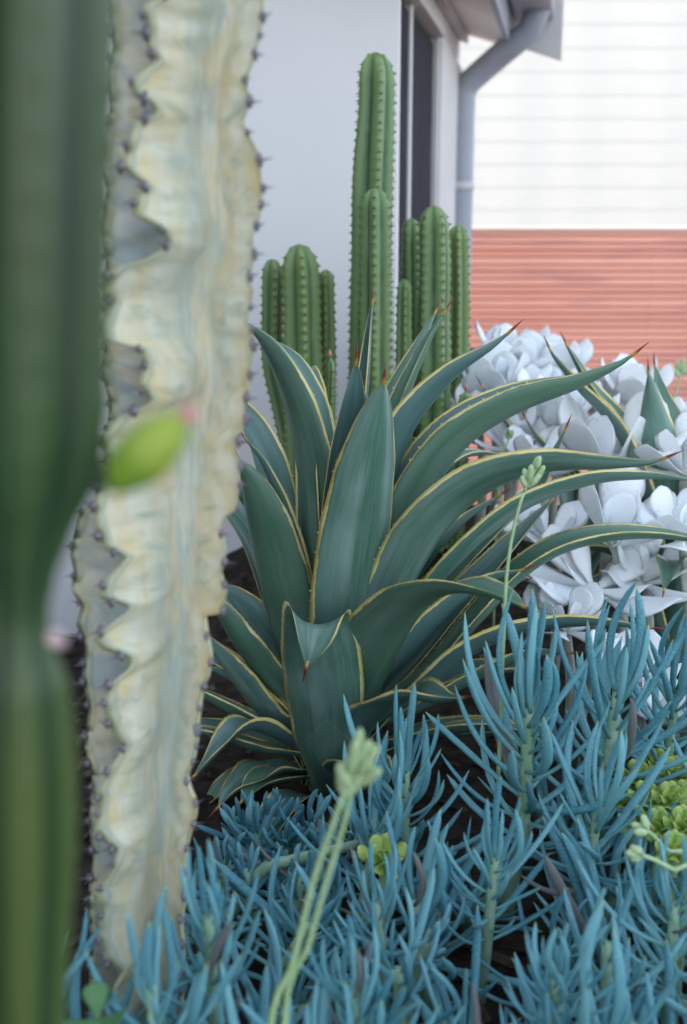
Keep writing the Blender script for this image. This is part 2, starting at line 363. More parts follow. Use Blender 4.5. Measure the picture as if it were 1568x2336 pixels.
# ================================================================== COLUMN CACTI
def column(name, parent, base, axis, rad, ribs, rot, mat, depth=.36, spines=True, top=True, n_len=150, tooth=.05, rnoise=.075):
    Q, L = spline([tuple(Vector(p) - base) for p in axis], n_len); T, N, B = frames(Q)
    # align the frame so that rot means an angle seen from above
    nt_ = ribs*10; V, F, uv = [], [], []; rr = np.interp(np.linspace(0,1,n_len), np.linspace(0,1,len(rad)), rad)
    seed = rng.uniform(0, 99); spn = []
    for i in range(n_len):
        t = i/(n_len-1); s = t*L; cap = 1.0; R0 = rr[i]
        if top:
            q = (L - s)/(R0*1.35)
            if q < 1: cap = math.sqrt(max(0, 1-(1-q)**2))*.96+.04*q
        X = np.array([1.,0,0]); X -= T[i]*np.dot(X, T[i]); X /= np.linalg.norm(X); Y = np.cross(T[i], X)
        for k in range(nt_):
            th = 2*math.pi*k/nt_; c = abs(math.cos(ribs*th/2)); crest = 1 - math.acos(min(1, c))/(math.pi/2); crest = .75*crest + .25*c
            sc_ = 1 + tooth*crest**6*math.cos(2*math.pi*(s-.02)/.0185) + rnoise*mnoise.noise(Vector((s*9, math.cos(th)*1.3+seed, math.sin(th)*1.3)))
            r = R0*cap*(1-depth*(1-crest))*sc_
            a = th + rot; V.append(Q[i] + r*(X*math.cos(a)+Y*math.sin(a))); uv.append((c, t))
    F = [(i*nt_+k, i*nt_+(k+1)%nt_, (i+1)*nt_+(k+1)%nt_, (i+1)*nt_+k) for i in range(n_len-1) for k in range(nt_)]
    F.append(tuple((n_len-1)*nt_+k for k in range(nt_)))
    o = obj(name, mesh(name, V, F, uv), mat, parent)
    if spines:
        SV, SF = [], []
        for j in range(ribs):
            a = 2*math.pi*j/ribs + rot; s = .02
            while s < L - .004:
                t = s/L; i = min(n_len-2, int(t*(n_len-1))); X = np.array([1.,0,0]); X -= T[i]*np.dot(X, T[i]); X /= np.linalg.norm(X); Y = np.cross(T[i], X)
                q = (L-s)/(rr[i]*1.35); cap = math.sqrt(max(0, 1-(1-q)**2)) if (top and q < 1) else 1
                d = X*math.cos(a)+Y*math.sin(a); p = Q[i] + d*rr[i]*cap*1.05; sd_ = np.cross(T[i], d)
                for sg in (-1, 1):
                    tip = p + d*.0030 + sd_*sg*.0034 + T[i]*rng.uniform(-.002,.002); b = len(SV); w_ = .0015
                    SV += [p + sd_*w_*2 - d*.001, p - sd_*w_*2 - d*.001, p + T[i]*w_*2.2 - d*.001, tip]; SF += [(b,b+1,b+3),(b+1,b+2,b+3),(b+2,b,b+3)]
                s += .0185
        so = obj('spine_row', mesh('spine_row', SV, SF), MT['thorn'], o); so['kind'] = 'stuff'
    return o
def pxcol(parent, base, pts, D, half, ribs, rot, mat=MT['column'], name='stem', **kw):
    ax = [PH(x, y, d) for (x, y), d in zip(pts, D if isinstance(D, (list, tuple)) else [D]*len(pts))]
    return column(name, parent, base, ax, [h*PXM(ax[0].y) for h in half], ribs, R(rot), mat, **kw)
def gpt(x, y, D):
    p = PH(x, y, D); p.z = ground_z(p.x, p.y) - .02; return p
def cactus_clump(label, cx, D, stems, group=None):
    p = PH(cx, 900, D); b = Vector((p.x, D, ground_z(p.x, D) - .02)); t = thing('column_cactus', b, label, 'cactus', group)
    for st in stems: pxcol(t, b, *st)
    return t
cactus_clump('tallest green column cactus standing against the white wall edge', 842, 2.46,
    [([(838,1250),(840,900),(845,500),(855,250),(857,118)], 2.46, [50,52,50,46,40], 5, -75)])
cactus_clump('mid-height green column cactus standing just before the tallest one', 855, 2.34,
    [([(856,1250),(857,900),(858,640),(857,428)], 2.34, [38,38,37,33], 5, -97)])
cactus_clump('clump of green column cacti beside the downpipe, one thick stem among thinner ones', 990, 2.44,
    [([(985,1250),(988,900),(990,640),(990,468)], 2.40, [42,42,39,35], 5, -62),
     ([(950,1250),(938,900),(938,640),(938,497)], 2.52, [24,24,23,20], 5, -50),
     ([(1030,1250),(1042,900),(1046,700),(1045,512)], 2.50, [26,27,26,23], 5, -95),
     ([(930,1250),(921,950),(921,760),(922,636)], 2.38, [20,21,20,17], 5, -80)])
cactus_clump('clump of three green column cacti in front of the blank white wall', 690, 2.40,
    [([(690,1300),(692,1000),(688,760),(682,556)], 2.38, [46,48,46,42], 5, -78),
     ([(680,1120),(650,960),(622,820),(620,700),(621,590)], [2.42,2.46,2.47,2.47,2.47], [25,27,28,27,25], 5, -70),
     ([(730,1250),(742,950),(745,780),(744,614)], 2.44, [22,23,23,19], 5, -95)])
for lab, pts, D, hw in (('stubby green young cactus with red tip behind the pale upright agave leaf', [(752,1000),(756,900),(757,840),(753,812)], 2.2, [17,18,15,7]),
                        ('stubby green young cactus at the foot of the thick clump', [(1050,1020),(1058,930),(1064,890)], 2.25, [18,22,14])):
    p = PH(pts[0][0], 900, D); b = Vector((p.x, D, ground_z(p.x, D) - .02)); t = thing('young_cactus', b, lab, 'cactus')
    ax = [b + Vector((0,0,.005))] + [PH(x, y, D) for x, y in pts]
    column('stem', t, b, ax, [h*PXM(D) for h in [hw[0]] + hw], 4, R(-70), MT['column'], n_len=36)
    obj('tip', tube('tip', [ax[-1]-b, ax[-1]-b+Vector((0,0,.012))], [.005,.001], 6), MT['pink'], t)

# ------------------------------------------------------------------ near cactus, out of focus
ND = .42; nb_ = Vector((PH(40,1200,ND).x, ND, ground_z(-.1, ND) - .02))
nc = thing('near_cactus', nb_, 'large dark green ribbed cactus column with pinched waist and bright young shoot', 'cactus')
ys_ = [-260, 0, 500, 900, 1000, 1100, 1200, 1330, 1400, 1480, 1560, 1700, 1900, 2100, 2336, 2700]
re_ = [240, 240, 240, 238, 232, 212, 165, 122, 112, 135, 170, 186, 190, 178, 165, 160]
cx_ = 35
axn = [PH(cx_, y, ND) for y in ys_][::-1]; axn[0] = Vector((axn[0].x, ND, nb_.z)) if axn[0].z < nb_.z else axn[0]
wd_ = np.interp(np.linspace(0, 1, 60), [((a - axn[0]).length)/((axn[-1]-axn[0]).length) for a in axn], [ (e - cx_)*PXM(ND)*1.02 for e in re_[::-1]])
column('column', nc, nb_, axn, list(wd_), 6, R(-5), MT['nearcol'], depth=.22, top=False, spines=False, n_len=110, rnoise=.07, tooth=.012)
def blob(name, parent, base, c, axis, L, Wd, mat, n=14, squash=.7, twist=0):
    q = axis.to_track_quat('Z', 'Y').to_matrix(); V, F, uv = [], [], []
    for i in range(n+1):
        t = i/n; r = Wd*math.sin(math.pi*min(1, t*.96+.03))**.7
        for k in range(16):
            a = 2*math.pi*k/16; rr = r*(1+.08*math.cos(3*a)); V.append(c - base + q @ Vector((rr*math.cos(a), rr*math.sin(a)*squash, (t-.5)*L))); uv.append((k/16, t))
    F = [(i*16+k, i*16+(k+1)%16, (i+1)*16+(k+1)%16, (i+1)*16+k) for i in range(n) for k in range(16)] + [tuple(range(15,-1,-1)), tuple(n*16+k for k in range(16))]
    return obj(name, mesh(name, V, F, uv), mat, parent)
a0, a1 = PH(245,1115,ND), PH(430,945,ND)
sh = blob('young_shoot', nc, nb_, (a0+a1)/2, (a1-a0).normalized(), (a1-a0).length*1.02, 66*PXM(ND), MT['shoot'], squash=.95)
obj('shoot_neck', tube('shoot_neck', [PH(150,1085,ND)-nb_, PH(215,1088,ND)-nb_, PH(285,1075,ND)-nb_], [.006,.0052,.006], 10, 8), MT['nearcol'], nc)
blob('pink_tip', sh, nb_, PH(425,948,ND), Vector((.7,0,.7)), .010, .0042, MT['pink'])
blob('pink_bud', nc, nb_, PH(122,1455,ND), Vector((.8,0,-.4)), .011, .0045, mottled('pale_bud_skin', (.55, .38, .40), (.66, .55, .55), 80))

# ------------------------------------------------------------------ variegated euphorbia
ED = 1.0; eb = Vector((PH(330,2336,ED).x, ED, ground_z(-.2, ED) - .02))
eu = thing('variegated_euphorbia', eb, 'thick cream and green mottled euphorbia column with wavy thorny ribs', 'cactus')
A_ = [(-260,360),(-160,330),(-60,400),(0,425),(28,392),(48,364),(85,372),(130,370),(160,392),(185,360),(222,334),(250,378),(272,388),(300,342),(345,328),(392,320),(430,366),(455,348),(490,345),(525,402),(560,408),(585,368),(605,305),(640,276),(680,292),(735,272),(762,282),(782,352),(815,362),(860,352),(900,374),(930,306),(975,268),(1020,284),(1075,262),(1130,254),(1165,260),(1205,274),(1240,318),(1275,282),(1312,268),(1350,330),(1378,284),(1392,258),(1420,272),(1458,326),(1478,328),(1505,284),(1545,276),(1600,290),(1650,316),(1690,284),(1735,260),(1770,264),(1820,256),(1880,300),(1920,286),(1958,260),(2010,268),(2060,264),(2110,280),(2145,308),(2190,276),(2250,262),(2336,270),(2500,268)]
B_ = [(-260,600),(-120,612),(0,612),(40,613),(95,602),(140,592),(178,572),(200,562),(222,586),(258,574),(275,564),(310,578),(350,602),(430,612),(490,606),(540,588),(585,594),(640,578),(660,592),(730,576),(750,590),(800,590),(870,578),(930,572),(960,574),(1020,548),(1050,562),(1100,560),(1150,556),(1178,522),(1200,514),(1250,530),(1300,516),(1340,532),(1385,520),(1400,474),(1430,482),(1480,496),(1530,490),(1560,474),(1640,462),(1680,462),(1730,450),(1760,434),(1790,446),(1815,462),(1850,458),(1900,440),(1960,432),(2010,436),(2080,424),(2160,430),(2250,424),(2336,428),(2500,428)]
C_ = [(-260,245),(0,240),(100,252),(160,238),(240,246),(300,234),(380,226),(430,238),(520,224),(600,236),(690,230),(760,240),(850,226),(930,244),(1000,238),(1080,250),(1140,225),(1190,172),(1240,160),(1280,152),(1320,160),(1360,154),(1400,176),(1440,166),(1490,186),(1560,180),(1640,194),(1720,186),(1800,204),(1900,196),(1980,206),(2080,194),(2180,200),(2336,196),(2500,196)]
rows = np.arange(-240, 2400, 7.0)
def itp(T_, smooth=5):
    y = np.array([p[0] for p in T_], float); x = np.array([p[1] for p in T_], float); f = np.interp(np.arange(-250, 2410, 1.0), y, x)
    k = np.hanning(2*smooth+1); k /= k.sum(); f = np.convolve(np.pad(f, smooth, mode='edge'), k, 'valid'); return np.interp(rows, np.arange(-250, 2410, 1.0), f)
xa, xb, xc = itp(A_), itp(B_), itp(C_)
sa = np.convolve(np.pad(xa, 12, mode='edge'), np.ones(25)/25, 'valid'); sb = np.convolve(np.pad(xb, 12, mode='edge'), np.ones(25)/25, 'valid'); s_c = np.convolve(np.pad(xc, 12, mode='edge'), np.ones(25)/25, 'valid')
V, F, uv = [], [], []; NR = None; tipA, tipB, tipC = [], [], []
for i, y in enumerate(rows):
    wA, wB, wC = (xa[i]-sa[i]), (xb[i]-sb[i]), (xc[i]-s_c[i]); mid = .45*sa[i] + .55*sb[i]; px = PXM(ED)
    K = [('A', xa[i]*px, -.062 + wA*px*.8), (None, mid*px, .010), ('B', xb[i]*px, -.014 - wB*px*.6), (None, (sb[i]-62)*px, .052),
         ('D', (sb[i]-50)*px, .108 + .006*math.sin(y/21)), (None, (sa[i]-5)*px, .07), ('C', xc[i]*px, .016 + wC*px*.5), (None, (.70*sa[i]+.30*mid)*px, .030)]
    ring = []; n = len(K)
    for k in range(n):
        nm, x0, d0 = K[k]; _, x1, d1 = K[(k+1) % n]
        seg = 9
        for q in range(seg):
            t = q/seg; e = (1-t) if nm else t           # distance towards the crest
            f = t
            bow = .006*math.sin(math.pi*t)
            X, Dp = x0+(x1-x0)*f, d0+(d1-d0)*f
            L_ = math.hypot(x1-x0, d1-d0)+1e-6; nxv, nyv = (d1-d0)/L_, -(x1-x0)/L_
            th = .0042*(1 if e > .02 else 0)             # half-thickness of the wings
            X += nxv*(-th + bow*.55); Dp += nyv*(-th + bow*.55)
            # wrinkles that run out to the wavy edge
            wr = .0026*e*(1.1-e)*3*mnoise.noise(Vector((y*.03 - e*.9 + k*7, e*1.4, k*3.3)))
            Dp += nyv*wr; X += nxv*wr
            ring.append((X, Dp, e))
    if NR is None: NR = len(ring)
    for jj, (X, Dp, e) in enumerate(ring):
        FACE = 2.0 if jj // 9 >= 5 else 0.0            # left-hand stem faces, mixed grey-blue in the skin, carry v + 2
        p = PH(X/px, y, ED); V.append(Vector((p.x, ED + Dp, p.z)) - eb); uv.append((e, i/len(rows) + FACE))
    for kk, lst in ((0, tipA), (2*9, tipB), (6*9, tipC)): lst.append(V[-NR + kk])
F = [(i*NR+k, (i+1)*NR+k, (i+1)*NR+(k+1)%NR, i*NR+(k+1)%NR) for i in range(len(rows)-1) for k in range(NR)]
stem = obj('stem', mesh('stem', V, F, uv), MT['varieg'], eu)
# areoles with their paired thorns, along the crests
def areole_mesh(seed):
    r2 = random.Random(seed); V, F = [], []
    for i in range(5):
        t = i/4
        for k in range(8):
            a = 2*math.pi*k/8; rr = .0042*math.sin(math.pi*(.08+.86*t))*(1+.3*r2.uniform(-1,1)); V.append((rr*math.cos(a), rr*1.35*math.sin(a), (t-.45)*.0065))
    F = [(i*8+k, i*8+(k+1)%8, (i+1)*8+(k+1)%8, (i+1)*8+k) for i in range(4) for k in range(8)] + [tuple(range(7,-1,-1)), tuple(32+k for k in range(8))]
    return mesh('areole', V, F)
def thorn_mesh(seed):
    r2 = random.Random(seed); L = r2.uniform(.007, .011); V = []
    for i, (t, rr) in enumerate(((0, .0014), (.4, .0008), (1, .0001))):
        for k in range(5): V.append((rr*math.cos(k*1.2566), rr*math.sin(k*1.2566), t*L))
    return mesh('thorn', V, [(i*5+k, i*5+(k+1)%5, (i+1)*5+(k+1)%5, (i+1)*5+k) for i in range(2) for k in range(5)])
ARE = [areole_mesh(k) for k in range(4)]; THO = [thorn_mesh(k) for k in range(3)]
MT['eth'] = M('euphorbia_thorn_skin', (.10, .085, .105), .5).m
for lst, outx, step in ((tipA, -.5, 6.7), (tipB, .9, 7.2), (tipC, -.9, 8.2)):
    i = 3.0
    while i < len(lst)-2:
        p = Vector(lst[int(i)]); d = Vector((outx, -.65 + rng.uniform(-.2,.2), rng.uniform(-.3,.3))).normalized()
        ao = obj('areole', ARE[rng.randrange(4)], MT['areole'], eu, Matrix.Translation(p + d*.0005) @ d.to_track_quat('Z','Y').to_matrix().to_4x4() @ Matrix.Scale(rng.uniform(.6,1.05), 4))
        for sg in (-1, 1):
            dd = Vector((sg*.55 + rng.uniform(-.2,.2), rng.uniform(-.4,.4), 1)).normalized()
            obj('thorn', THO[rng.randrange(3)], MT['eth'], ao, Matrix.Translation((sg*.0015, 0, .0015)) @ dd.to_track_quat('Z','Y').to_matrix().to_4x4())
        i += step*rng.uniform(.7, 1.4)

# ================================================================== AGAVES
PROF_T = [0, .06, .16, .32, .52, .68, .82, .92, .97, 1]; PROF_W = [.62, .60, .62, .82, 1.0, .93, .66, .34, .15, .035]
def agave_leaf(parent, A, phi, rz, W, chan=.28, roll=0, twist=0, thick=.0055, prof=None, wav=.0, sidebend=0, n=44, mcol=None):
    """rz: points (r, z) in the leaf's own upright plane, from the heart out; W half-width in metres"""
    Q2, L = spline(rz, n); c, s = math.cos(phi), math.sin(phi); base = Vector(A)
    rad = np.array([c, s, 0.]); sid0 = np.array([-s, c, 0.])
    Q = np.outer(Q2[:,0], rad) + np.outer(Q2[:,1], [0,0,1.]) + np.outer(sidebend*np.linspace(0,1,n)**2, sid0) - np.array([0,0,A[2]])
    T = np.gradient(Q, axis=0); T /= np.linalg.norm(T, axis=1)[:,None]
    pw = prof or PROF_W; V, uv = [], []; na = 14; seed = rng.uniform(0, 99)
    for i in range(n):
        t = i/(n-1); wd = W*np.interp(t, PROF_T, pw); ang = R(roll + twist*t); S = sid0 - T[i]*np.dot(sid0, T[i]); S /= np.linalg.norm(S); N = np.cross(S, T[i])
        if np.dot(N, np.array([-c, -s, .8])) < 0 and i == 0: sgn = -1
        elif i == 0: sgn = 1
        N = N*sgn; S2 = S*math.cos(ang) + N*math.sin(ang); N2 = N*math.cos(ang) - S*math.sin(ang)
        ch = chan*(1 + .9*t**2*(t > .0)) ; th = thick*(1-.55*t)
        for side in (1, -1):
            for k in range(na+1):
                q = -1 + 2*k/na
                if side == -1 and k in (0, na): continue
                up = ch*wd*(q*q) ; x = q*wd*(1 - .18*ch*q*q)
                up += wav*wd*abs(q)**3*math.sin(t*17 + seed + (2 if q > 0 else 0))
                body = th*(1-q*q)**.7
                V.append(Q[i] + S2*x + N2*(up + (body*.25 if side == 1 else -body*.75))); uv.append(((q+1)/2, t))
    per = (na+1) + (na-1); F = []
    top = lambda i, k: i*per + k
    bot = lambda i, k: top(i, k) if k in (0, na) else i*per + na + k
    for i in range(n-1):
        for k in range(na):
            F.append((top(i,k), top(i,k+1), top(i+1,k+1), top(i+1,k))); F.append((bot(i,k+1), bot(i,k), bot(i+1,k), bot(i+1,k+1)))
    # small marginal teeth
    V = [Vector(v) for v in V]
    for i in range(4, n-8):
        for k, s_ in ((0, -1), (na, 1)):
            if rng.random() < .5:
                p, p2 = V[top(i,k)], V[top(i+1,k)]; inn = V[top(i,1 if k == 0 else na-1)]; o_ = (p - inn).normalized(); b = len(V)
                tp = p.lerp(p2, .5); ln = (p2-p)*.12; V += [tp - ln - o_*.001, tp + ln - o_*.001, tp + o_*rng.uniform(.0014,.0026)]; uv += [(k/na, i/n)]*3; F.append((b, b+1, b+2))
    lf = obj('leaf', mesh('leaf', V, F, uv), MT['agave'], parent)
    tip, dr = Vector(Q[-1]), Vector(T[-1]); r0 = max(W*pw[-1], .0022)
    sp_ = [tip - dr*.006, tip + dr*.004, tip + dr*.014, tip + dr*.026]
    obj('spine', tube('spine', sp_, [r0*1.05, r0*1.05, r0*.62, .0003], 7), MT['spine'], lf)
    return lf
AB = PG(735, 1765, .02); AX = (AB.x, AB.y, -.01)
ag = thing('agave', AX, 'big blue-green agave with yellow leaf edges, its tall rosette filling the bed', 'agave')
pxm = PXM(AB.y)
def pl(parent, A, phi, pts, wpx, r0=.02, **kw):
    rz = [(r0, A[2] + .02)] + [PR(x, y, A, R(phi)) for x, y in pts]
    return agave_leaf(parent, A, R(phi), rz, wpx*1.25*PXM(A[1]), **kw)
def rl(parent, A, phi, rz, wpx, **kw): return agave_leaf(parent, A, R(phi), [(r, z + A[2]) for r, z in rz], wpx*PXM(A[1]), **kw)
def zat(y, D): return PH(784, y, D).z - AX[2]
FAT = [.55, .5, .55, .82, 1.0, 1.0, .86, .55, .28, .04]
# centre
pl(ag, AX, 60, [(770,1500),(800,1200),(835,900),(850,690)], 34, chan=1.0, prof=[.9,.9,.95,1,.9,.75,.5,.28,.14,.03])
pl(ag, AX, 112, [(755,1500),(772,1200),(790,1000),(806,880),(812,826)], 46, chan=.3, prof=FAT)
pl(ag, AX, 42, [(800,1450),(850,1150),(905,930),(965,780),(994,712)], 46, chan=.4)
pl(ag, AX, 20, [(800,1450),(850,1180),(910,960),(975,790),(1015,712)], 44, chan=.45)
pl(ag, AX, 150, [(735,1450),(735,1200),(715,980),(670,840),(610,772)], 48, chan=.35, prof=FAT)
# front and left
rl(ag, AX, -60, [(.02,.02),(.05,.17),(.09,.34),(.125,.48),(.152,.58),(.172,.665)], 98, chan=.20, prof=[.5,.42,.5,.86,1.0,.98,.80,.50,.26,.04])
rl(ag, AX, -82, [(.03,.01),(.085,.09),(.125,.19),(.150,.285),(.168,.335),(.198,.342),(.212,.318),(.212,.298)], 96, chan=.34, prof=[.40,.40,.52,.86,1.0,1.0,.84,.46,.20,.04], sidebend=-.045, twist=-14)
pl(ag, AX, -142, [(728,1550),(716,1300),(702,1100),(665,930),(610,800),(560,735)], 62, chan=.26, prof=FAT)
pl(ag, AX, -155, [(712,1640),(668,1480),(632,1330),(600,1210),(570,1110),(545,1048)], 66, chan=.24, prof=FAT, roll=30)
pl(ag, AX, 170, [(725,1560),(690,1350),(650,1190),(600,1060),(560,1000)], 48, chan=.35, roll=20)
pl(ag, AX, 178, [(715,1600),(660,1400),(600,1230),(545,1130),(500,1080)], 50, chan=.35, roll=30)
pl(ag, AX, 160, [(710,1640),(650,1540),(590,1440),(540,1370),(490,1330)], 56, chan=.3, roll=-25)
pl(ag, AX, -168, [(705,1660),(630,1580),(550,1480),(495,1390),(450,1330)], 56, chan=.32, roll=30)
pl(ag, AX, -176, [(700,1690),(610,1640),(520,1530),(460,1440)], 54, chan=.32, roll=35)
pl(ag, AX, 175, [(700,1700),(600,1660),(500,1610),(420,1560)], 46, chan=.32, roll=20)
pl(ag, AX, -172, [(690,1725),(590,1710),(480,1680),(400,1660)], 44, chan=.3, roll=15)
pl(ag, AX, -150, [(712,1735),(665,1700),(610,1672),(560,1662),(510,1700),(470,1745),(446,1768)], 56, chan=.3, roll=14, wav=.10, prof=[.7,.8,.9,1,1,.85,.55,.3,.15,.04])
pl(ag, AX, -165, [(690,1760),(600,1770),(520,1800),(460,1850)], 44, chan=.3)
pl(ag, AX, -130, [(700,1770),(640,1775),(590,1790),(550,1830)], 40, chan=.3)
pl(ag, AX, 168, [(700,1720),(600,1690),(500,1670),(420,1640)], 44)
pl(ag, AX, 172, [(700,1700),(620,1620),(540,1560),(470,1520)], 56, chan=.3, roll=30)
pl(ag, AX, -140, [(705,1765),(650,1755),(600,1770),(540,1800),(500,1840)], 50, chan=.3, roll=8, wav=.12)
# right
pl(ag, AX, -14, [(790,1520),(835,1300),(880,1100),(935,970),(1030,860),(1120,795),(1162,758)], 50, chan=.34, roll=-38)
pl(ag, AX, 12, [(800,1540),(870,1300),(940,1110),(1030,985),(1160,905),(1260,872),(1310,858)], 46, chan=.35, roll=22)
pl(ag, AX, -10, [(800,1560),(870,1340),(945,1160),(1040,1020),(1170,935),(1320,880),(1410,835),(1446,808)], 56, chan=.30, roll=-42)
pl(ag, AX, -26, [(800,1580),(880,1400),(970,1230),(1090,1120),(1230,1072),(1390,1065),(1480,1058),(1515,1045)], 68, chan=.28, roll=-30)
pl(ag, AX, -4, [(810,1600),(920,1440),(1040,1290),(1180,1170),(1340,1105),(1480,1090),(1580,1095)], 46, chan=.35, roll=-25)
pl(ag, AX, 14, [(810,1580),(930,1420),(1040,1300),(1150,1190),(1230,1120),(1290,980)], 36, chan=.4, roll=20)
pl(ag, AX, -2, [(820,1650),(960,1560),(1090,1420),(1210,1300),(1330,1242),(1480,1225),(1640,1240)], 46, chan=.42, roll=2)
pl(ag, AX, 20, [(810,1640),(930,1520),(1030,1400),(1120,1300),(1200,1210),(1260,1140)], 40, chan=.4, roll=15)
pl(ag, AX, -52, [(790,1660),(830,1550),(880,1450),(950,1380),(1040,1350),(1130,1362),(1195,1384)], 86, chan=.24, roll=-8, prof=[.6,.55,.66,.9,1,.92,.68,.4,.2,.035])
pl(ag, AX, -14, [(810,1680),(940,1600),(1060,1500),(1190,1445),(1340,1425),(1480,1432)], 46, chan=.35, roll=-25)
pl(ag, AX, -50, [(790,1730),(830,1670),(880,1620),(940,1592),(1000,1600),(1055,1592)], 64, chan=.28, roll=-5, wav=.12)
pl(ag, AX, -22, [(810,1720),(940,1690),(1060,1668),(1160,1668),(1250,1700)], 46, chan=.3, roll=-15)
pl(ag, AX, 5, [(820,1680),(960,1620),(1090,1550),(1200,1500),(1300,1490)], 44, chan=.35, roll=-25)
pl(ag, AX, -8, [(810,1620),(910,1520),(1010,1410),(1110,1330),(1190,1300)], 50, chan=.3, roll=-30)
pl(ag, AX, 8, [(810,1600),(890,1450),(960,1310),(1050,1200),(1140,1130)], 46, chan=.3, roll=-30)
pl(ag, AX, 16, [(815,1680),(930,1630),(1050,1560),(1150,1520)], 46, chan=.3, roll=-30)
pl(ag, AX, 28, [(800,1600),(850,1400),(900,1230),(960,1100),(1040,1000)], 46, chan=.3, roll=-20)
pl(ag, AX, -70, [(770,1760),(800,1745),(850,1760),(880,1800)], 46, chan=.3, prof=FAT)
rl(ag, AX, -110, [(.03,.0),(.10,.04),(.17,.05),(.24,.02)], 46, chan=.3)
for ph, h in ((75,.55),(95,.62),(125,.58),(140,.45),(35,.5),(60,.38),(100,.36),(150,.30),(25,.30),(165,.22),(50,.25),(10,.18),(-10,.12)):
    rl(ag, AX, ph, [(.02,.02),(.07,h*.45),(.15,h*.85),(.26,h),(.36,h*1.0)], 56, chan=.35)
# agave at the right edge
A2 = PG(1530, 1500, .08); A2 = (A2.x, A2.y, .06)
a2 = thing('agave', A2, 'agave with upright yellow-edged leaves rising among the white paddle plants', 'agave')
pl(a2, A2, 172, [(1500,1300),(1460,1110),(1400,980),(1320,890),(1268,822),(1254,795)], 52, chan=.35)
pl(a2, A2, 158, [(1500,1300),(1475,1110),(1420,990),(1350,900),(1308,820),(1292,785)], 50, chan=.35)
pl(a2, A2, -165, [(1515,1330),(1500,1200),(1494,1050),(1485,930),(1480,850)], 54, chan=.4, roll=45)
pl(a2, A2, 120, [(1525,1300),(1530,1150),(1525,1000),(1500,890),(1494,835)], 46, chan=.4)
rl(a2, A2, -75, [(.02,.02),(.04,.14),(.06,.26),(.075,.36),(.08,.42)], 52, chan=.35)
for ph, h in ((-20,.25),(10,.3),(40,.33),(80,.4),(-110,.26),(-140,.2),(-40,.22),(200,.25)):
    rl(a2, A2, ph, [(.02,.02),(.06,h*.5),(.13,h*.9),(.22,h),(.32,h*.95)], 42, chan=.35)
# small agave tips between the white plants
A3 = PH(1330, 1150, 2.25); A3 = (A3.x, 2.25, .12)
a3 = thing('agave', A3, 'small agave with short curved leaves half hidden below white paddle leaves', 'agave')
pl(a3, A3, 175, [(1320,1110),(1270,1050),(1225,1000),(1200,955)], 24, chan=.4)
pl(a3, A3, 165, [(1310,1100),(1250,1050),(1190,1010),(1150,960),(1100,880)], 22, chan=.4)
pl(a3, A3, -20, [(1340,1110),(1400,1050)], 24, chan=.4)
for ph, h in ((60,.24),(110,.26),(-60,.16),(-120,.15),(20,.2)): rl(a3, A3, ph, [(.02,.02),(.05,h*.5),(.10,h*.9),(.16,h)], 26, chan=.4)
# mid-right small agave leaf crossing over the bed
# ================================================================== WHITE PADDLE PLANTS
def paddle_mesh(seed, ratio=.55, cup=.16, thick=.055, recurve=.1):
    r2 = random.Random(seed); n, na = 14, 8; V, uv = [], []
    pt = [0, .08, .25, .5, .72, .88, .96, 1]; pw = [.26, .22, .36, .78, 1, .84, .5, .12]; asym = r2.uniform(-.06, .06)
    per = 2*na
    for i in range(n):
        t = i/(n-1); wd = ratio/2*np.interp(t, pt, pw); yb = recurve*math.sin(t*2.2) - .12*t*t
        th = thick*(.6+.4*math.sin(math.pi*min(1, t*1.1)))*(1-.75*t**5)
        for k in range(na+1):
            q = -1+2*k/na; V.append((q*wd + asym*t*t, yb + cup*wd*q*q + th*.5*(1-q*q)**.5, t)); uv.append(((q+1)/2, t))
        for k in range(na-1, 0, -1):
            q = -1+2*k/na; V.append((q*wd + asym*t*t, yb + cup*wd*q*q - th*.5*(1-q*q)**.5, t)); uv.append(((q+1)/2, t))
    F = [(i*per+k, (i+1)*per+k, (i+1)*per+(k+1)%per, i*per+(k+1)%per) for i in range(n-1) for k in range(per)] + [tuple(range(per)), tuple((n-1)*per+k for k in range(per-1,-1,-1))]
    return mesh('leaf', V, F, uv)
PAD = [paddle_mesh(k, rng.uniform(.50,.66), rng.uniform(.08,.30), .06, rng.uniform(.02,.14)) for k in range(8)]
def rosette(t, c, axis, leaves, meshes, mat, base, spin=0.0):
    """leaves: (azimuth deg, tilt from the axis deg, length, width factor)"""
    q = axis.to_track_quat('Z', 'Y').to_matrix().to_4x4()
    for az, tl, L, wf in leaves:
        mw = Matrix.Translation(c - base) @ q @ Matrix.Rotation(R(az+spin), 4, 'Z') @ Matrix.Rotation(R(-tl), 4, 'X') @ Matrix.Diagonal((L*wf, L, L, 1))
        # the leaf's own +Y (its hollow) turns towards the axis
        obj('leaf', meshes[rng.randrange(len(meshes))], mat, t, mw)
